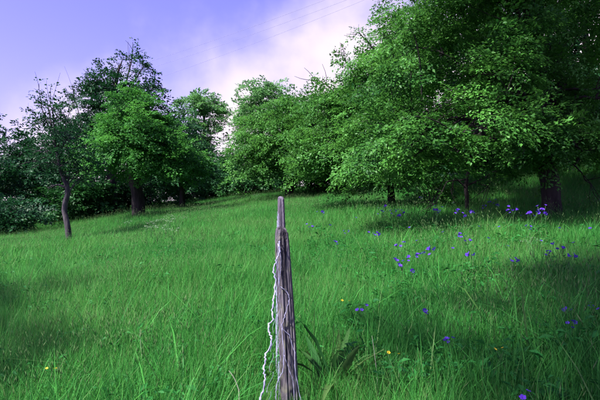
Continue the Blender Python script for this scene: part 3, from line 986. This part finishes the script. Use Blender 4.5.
strand([(280, 247), (281, 262), (280, 276), (279, 286)], 2.94, 2.935, 0.0015, 30, 0.0005, 5)
# fine netting between the selvedge and the post: joined hexagons seen almost edge-on
fine = MB()
SV = np.array([P(a, b, d) for (a, b), d in zip(selv, np.linspace(2.94, 2.50, len(selv)))])
zs = np.linspace(1.05, 0.22, 34)
for j, uu in enumerate((0.35, 0.7)):
    line = []
    for k, z in enumerate(zs):
        sx = np.interp(-z, -SV[:, 2], SV[:, 0]); sy = np.interp(-z, -SV[:, 2], SV[:, 1])
        px_ = np.array([-0.125 + 0.05 * (1.05 - z), 2.97])
        off = 0.09 * (1 if ((k // 2 + j) % 2) else -1)
        t = uu + off
        line.append([sx * t + px_[0] * (1 - t), sy * t + px_[1] * (1 - t), z])
    tube(fine, np.array(line) - nb, 0.0008, 4, cap=False)
fo = fine.build('fine_mesh', M['wire'], net); fo['kind'] = 'stuff'
# stretched netting from the near post to the far one
run = MB()
A = np.array([-0.146, 3.05]); B = np.array([-0.303, 6.45])
cell = 0.10
nc = int(3.5 / cell)
for c_ in range(nc):
    line = []
    for k in range(26):
        h = 0.06 + k * 0.036
        t = (c_ + 0.5 + (0.45 if ((k // 2 + c_) % 2) else -0.45)) / nc
        q = A + (B - A) * t
        line.append([q[0] + 0.012 * math.sin(h * 9 + c_), q[1], float(ground(q[0], q[1])) + h])
    tube(run, np.array(line) - nb, 0.0012, 3, cap=False)
ro = run.build('stretched_mesh', M['wire'], net); ro['kind'] = 'stuff'


# ------------------------------------------------------------------ flowers and weeds
def copy_tree(o, parent=None):
    c = o.copy(); COL.objects.link(c); c.parent = parent
    for ch in o.children:
        copy_tree(ch, c)
    return c


def blossom_mesh(rs, r, mat, petals=5, cup=0.35):
    mb = MB()
    for k in range(petals):
        a = k / petals * 2 * np.pi + rs.uniform(-0.1, 0.1)
        d = np.array([math.cos(a), math.sin(a), 0]); s = np.array([-d[1], d[0], 0])
        w = r * 0.52
        z = np.array([0, 0, 1.0])
        v = [d * r * 0.08, d * r * 0.55 + s * w + z * r * cup * 0.6, d * r * 1.0 + s * w * 0.5 + z * r * cup,
             d * r * 1.0 - s * w * 0.5 + z * r * cup, d * r * 0.55 - s * w + z * r * cup * 0.6]
        mb.add(v, [[0, 1, 2, 3, 4]], rs.uniform(0, 1))
    return mb.mesh('blossom', mat)


def flower_proto(name, kind, seed, h, n_bl, spread, r, mat):
    """stem with side stalks and open blossoms; built at the origin"""
    rs = np.random.RandomState(seed)
    root = empty(name, (0, 0, 0), None, None)
    st = MB()
    top = np.array([rs.uniform(-0.03, 0.03), rs.uniform(-0.03, 0.03), h * 0.8])
    tube(st, spline([(0, 0, -0.03), (0.01, -0.01, h * 0.4), top], 6), np.linspace(0.0035, 0.0022, 6), 5)
    bl = []
    for k in range(n_bl):
        e = np.array([rs.uniform(-1, 1) * spread, rs.uniform(-1, 1) * spread, h * rs.uniform(0.93, 1.05)])
        tube(st, spline([top, (top + e) / 2 + rs.normal(0, 0.006, 3), e], 4), 0.0016, 4)
        bl.append(e)
    # divided leaves low on the stem
    n = 5
    cp = np.stack([np.zeros(n), np.zeros(n), rs.uniform(0.15, 0.6, n) * h], 1)
    ax = norm(np.stack([rs.normal(0, 1, n), rs.normal(0, 1, n), rs.uniform(0.1, 0.5, n)], 1))
    st.build('stem', M['stem'], root)
    v, t, q = leaf_cloud(rs, cp, ax, np.tile([0, 0, 1.0], (n, 1)), 6, 0.025, 0.09, 0.06, 0.35)
    link('leaf_tuft', fast_mesh('leaf_tuft', v, t, M['herb'], q), root)['kind'] = 'stuff'
    bm_ = blossom_mesh(rs, r, mat)
    for e in bl:
        o = link('blossom', bm_, root)
        o.location = e
        o.rotation_euler = (rs.uniform(0.2, 1.0), rs.uniform(-0.5, 0.5), rs.uniform(0, 6.28))
        s = rs.uniform(0.8, 1.2); o.scale = (s, s, s)
    return root


def place(proto, used, p, rz, s, label, cat, group):
    o = proto if not used.get(proto.name) else copy_tree(proto)
    used[proto.name] = True
    o.location = (float(p[0]), float(p[1]), float(ground(p[0], p[1])))
    o.rotation_euler = (0, 0, rz); o.scale = (s, s, s)
    tag(o, label, cat, group)
    return o


rs = np.random.RandomState(77)
pv = [flower_proto('violet_wildflower', 'v', 11 + k, 0.52, 4 + k, 0.035 + 0.008 * k, 0.0185, M['violet']) for k in range(3)]
used = {}
GV = 'violet wildflowers in the tall grass'
special = {
    (377, 241): 'largest violet blossom cluster in the open grass right of the posts',
    (449, 322): 'violet flower cluster alone in the lower grass right of centre',
    (533, 389): 'violet flowers lowest in the picture, near the bottom right corner',
    (567, 297): 'violet flower group in the shaded grass near the right edge',
    (572, 312): 'small violet flower just below the group near the right edge',
    (595, 297): 'violet flower cut close to the right edge of the picture',
    (515, 261): 'violet flower in dim grass in front of the huge trunk',
    (421, 202): 'violet flowers hanging highest, against the dark low branches',
    (363, 296): 'small violet flower in the sunlit grass right of the near post',
    (426, 301): 'violet flower in mid grass between the post and the right edge',
    (336, 241): 'small violet flower nearest the near post top, to its right',
}
plain = [(310, 225), (323, 221), (346, 232), (382, 215), (385, 212), (393, 222), (402, 217), (399, 220), (437, 218),
         (438, 221), (436, 215), (457, 222), (463, 222), (472, 219), (484, 213), (492, 211), (498, 210), (510, 216), (512, 217),
         (529, 220), (535, 221), (541, 219), (546, 221), (529, 231), (401, 244), (408, 254), (418, 254), (428, 254), (431, 252),
         (397, 267), (403, 265), (413, 267), (460, 235), (466, 238), (470, 259), (548, 251), (557, 248), (573, 257)]
ORD = ['first', 'second', 'third', 'fourth', 'fifth', 'sixth', 'seventh', 'eighth', 'ninth', 'tenth', 'eleventh', 'twelfth',
       'thirteenth', 'fourteenth', 'fifteenth', 'sixteenth', 'seventeenth', 'eighteenth', 'nineteenth', 'twentieth',
       'twenty-first', 'twenty-second', 'twenty-third', 'twenty-fourth']
plain_lab = {}
for lo, hi, where in ((0, 224, 'of the farthest scatter before the low branches'), (224, 246, 'of the sparse middle scatter in the grass'),
                      (246, 400, 'of the nearer scatter in the open grass')):
    row = sorted(q for q in plain if lo < q[1] <= hi)
    for k, q in enumerate(row):
        plain_lab[q] = '%s violet wildflower from the left %s' % (ORD[k], where)
allf = [(k, v) for k, v in special.items()] + [(k, None) for k in plain]
for i, ((px, py), lab) in enumerate(allf):
    p = on_ground(px, py, 0.50)
    big = 1.15 if (px, py) == (377, 241) else 1.0
    place(pv[i % 3], used, p, rs.uniform(0, 6.28), big * rs.uniform(0.9, 1.1) * (0.8 if py > 290 else 1.25 if py < 224 else 1.0),
          lab or plain_lab[(px, py)], 'flower', GV)

singles = [(318, 214), (330, 228), (355, 219), (368, 230), (377, 212), (410, 228), (418, 238), (444, 231), (452, 243), (478, 228),
           (488, 240), (500, 226), (507, 244), (522, 212), (540, 236), (560, 226), (575, 238), (590, 230)]
p1 = flower_proto('violet_wildflower', 'v', 19, 0.52, 1, 0.02, 0.021, M['violet'])
for k, (px, py) in enumerate(singles):
    place(p1, used, on_ground(px, py, 0.50), rs.uniform(0, 6.28), rs.uniform(0.85, 1.1),
          '%s single small violet bloom from the left in the right-hand meadow' % ORD[k], 'flower', 'single violet blooms')

py_ = flower_proto('buttercup', 'y', 31, 0.42, 2, 0.03, 0.011, M['yellow'])
for (px, py, lab) in [(51, 366, 'yellow buttercup in the dim grass at the lower left'),
                      (500, 346, 'yellow buttercup in the lower right grass below the violet flowers'),
                      (394, 351, 'yellow buttercup in the bottom grass right of the near post'),
                      (346, 299, 'yellow buttercup in sunlit grass just right of the near post'),
                      (487, 199, 'yellow buttercup far back under the low branches')]:
    place(py_, used, on_ground(px, py, 0.42), rs.uniform(0, 6.28), 1.0, lab, 'flower', 'yellow buttercups')


def umbel_proto(seed):
    rs = np.random.RandomState(seed)
    root = empty('cow_parsley', (0, 0, 0), None, None)
    st = MB(); heads = []
    h = 0.72
    tube(st, spline([(0, 0, -0.03), (0.01, 0.01, h * 0.5), (0.0, 0.02, h * 0.75)], 6), np.linspace(0.006, 0.004, 6), 5)
    for k in range(5):
        e = np.array([rs.uniform(-0.16, 0.16), rs.uniform(-0.16, 0.16), h * rs.uniform(0.85, 1.05)])
        tube(st, spline([(0, 0.02, h * rs.uniform(0.4, 0.75)), e * np.array([0.6, 0.6, 0.93]), e], 4), 0.0025, 4)
        hm = MB(); heads.append(hm)
        for j in range(13):
            a_ = rs.uniform(0, 6.28); r_ = 0.06 * math.sqrt(rs.uniform())
            c = e + np.array([r_ * math.cos(a_), r_ * math.sin(a_), 0.012 * rs.normal()])
            d = 0.007
            q = rs.uniform(0, 3.14)
            u1 = np.array([math.cos(q), math.sin(q), 0.2]) * d; u2 = np.array([-math.sin(q), math.cos(q), -0.1]) * d
            hm.add([c - u1, c - u2, c + u1, c + u2], [[0, 1, 2, 3]], rs.uniform())
    st.build('stem', M['stem'], root)
    for hm in heads:
        hm.build('umbel', M['white'], root)['kind'] = 'stuff'
    return root


pu = umbel_proto(61)
UG = 'white umbel flowers by the thick trunk'
for (px, py, lab) in [(152, 226, None), (160, 224, None), (166, 226, None), (170, 219, None), (158, 230, None), (146, 224, None),
                      (172, 229, None), (128, 222, None), (178, 224, None),
                      (533, 234, 'white umbel flower beside the thick trunk on the right'),
                      (256, 195, 'white umbel flowers at the far meadow end left of the posts')]:
    place(pu, used, on_ground(px, py, 0.6), rs.uniform(0, 6.28), rs.uniform(0.75, 1.05),
          lab or '%s white umbel flower from the left in the patch by the thick trunk' % ORD[sorted([152, 160, 166, 170, 158, 146, 172, 128, 178]).index(px)], 'flower', UG)


def big_leaf(rs, L, W, mat_name, droop):
    """long lance-shaped leaf with a folded midrib"""
    n = 7
    t = np.linspace(0, 1, n)
    w = W * np.sin(np.pi * np.clip(t * 0.94 + 0.04, 0, 1)) ** 0.8 * (1 - 0.35 * t)
    xx = L * t * (1 - 0.25 * droop * t); zz = L * (0.75 * t - droop * t * t)
    c = np.stack([xx, np.zeros(n), zz], 1)
    wav = rs.normal(0, 0.006, (n, 2))
    l_ = c + np.stack([np.zeros(n), w / 2, w * 0.18 + wav[:, 0]], 1)
    r_ = c + np.stack([np.zeros(n), -w / 2, w * 0.18 + wav[:, 1]], 1)
    v = np.stack([l_, c, r_], 1).reshape(-1, 3)
    fs = []
    for i in range(n - 1):
        a_ = i * 3
        fs += [[a_, a_ + 1, a_ + 4, a_ + 3], [a_ + 1, a_ + 2, a_ + 5, a_ + 4]]
    mb = MB(); mb.add(v, fs, rs.uniform())
    return mb.mesh('leaf', M[mat_name], True)


def dock(px, py, label, seed, n, L, mat='dock', stalk=True, tilt=0.0):
    rs = np.random.RandomState(seed)
    p = on_ground(px, py, 0.05)
    root = empty('dock_plant', (p[0], p[1], float(ground(p[0], p[1]))), label, 'weed', 'dock plants near the post')
    for k in range(n):
        me = big_leaf(rs, L * rs.uniform(0.7, 1.15), 0.056 * rs.uniform(0.8, 1.2), mat, rs.uniform(0.2, 0.75))
        o = link('leaf', me, root)
        o.location = (rs.uniform(-0.02, 0.02), rs.uniform(-0.02, 0.02), rs.uniform(0.0, 0.05))
        o.rotation_euler = (rs.uniform(-0.4, 0.4), -rs.uniform(0.2, 0.75) + tilt, k * 2.4 + rs.uniform(-0.4, 0.4))
    if stalk:
        st = MB()
        tube(st, spline([(0, 0, -0.02), (0.01, 0, 0.25), (0.02, 0.01, 0.5)], 6), np.linspace(0.006, 0.003, 6), 5)
        st.build('stem', M['dock'], root)
    return root


dock(331, 392, 'largest broad-leaved drooping dock, just right of the near post', 1, 14, 0.54)
dock(312, 372, 'upright dock stalk close beside the near post', 2, 7, 0.32)
dock(232, 336, 'dark broad-leaved dock in the grass left of the near post', 3, 7, 0.30, 'herb')
dock(212, 350, 'low leafy weed clump in lower grass left of the wire', 4, 8, 0.24, 'herb', False)
dock(375, 380, 'broad green weed in the bottom grass right of the docks', 5, 7, 0.26, 'herb', False)


def stalk(label, pxs, d, r):
    c = [P(a_, b_, d) for a_, b_ in pxs]
    b = c[0].copy(); b[2] = float(ground(b[0], b[1]))
    o = empty('dry_stalk', b, label, 'stalk', 'dry pale stalks')
    mb = MB()
    pp = spline([b - np.array([0, 0, 0.03])] + c[0:], 12) - b
    tube(mb, pp, np.linspace(r, r * 0.5, 12), 5)
    mb.build('stem', M['dry'], o)


stalk('curved pale dry stalk in the bottom grass left of the wire', [(239, 396), (238, 388), (234, 378), (229, 371)], 2.75, 0.0045)
stalk('pale thin grass stalk upright in the bottom grass, right side', [(378, 396), (377, 375), (374, 350), (372, 336)], 2.9, 0.003)
stalk('thin pale stalk in the lower grass left of the curved one', [(142, 360), (141, 348), (140, 338), (140, 330)], 3.6, 0.003)

# ------------------------------------------------------------------ overhead cables, far off
def pole(p, h, label):
    g = float(ground(p[0], p[1]))
    root = empty('cable_pole', (p[0], p[1], g), label, 'pole')
    mb = MB(); tube(mb, [(0, 0, -0.5), (0, 0, h * 0.5), (0, 0, h)], [0.2, 0.17, 0.14], 10); mb.build('mast', M['bark_grey'], root)
    mb = MB(); tube(mb, [(-1.3, 0, h - 0.6), (0, 0.16, h - 0.6), (1.3, 0, h - 0.6)], 0.07, 6); mb.build('crossarm', M['bark_grey'], root)
    return g + h


def q3(px, py, d):
    return P(px, py, d)


eL, eR = 75.0, 60.0
for i, (a_, b_, lab) in enumerate([((60, 109), (430, -28), 'lowest of the thin overhead cables crossing the sky'),
                                   ((60, 94), (430, -33), 'middle one of the thin overhead cables crossing the sky'),
                                   ((60, 88), (430, -42), 'highest of the thin overhead cables crossing the sky')]):
    s = q3(*a_, eL); e = q3(*b_, eR)
    t = np.linspace(0, 1, 24)[:, None]
    pp = s + (e - s) * t
    pp[:, 2] -= 0.9 * (4 * t * (1 - t))[:, 0]
    mb = MB(); tube(mb, pp, 0.015, 5)
    o = mb.build('overhead_cable', M['cable'])
    tag(o, lab, 'cable', 'overhead cables')
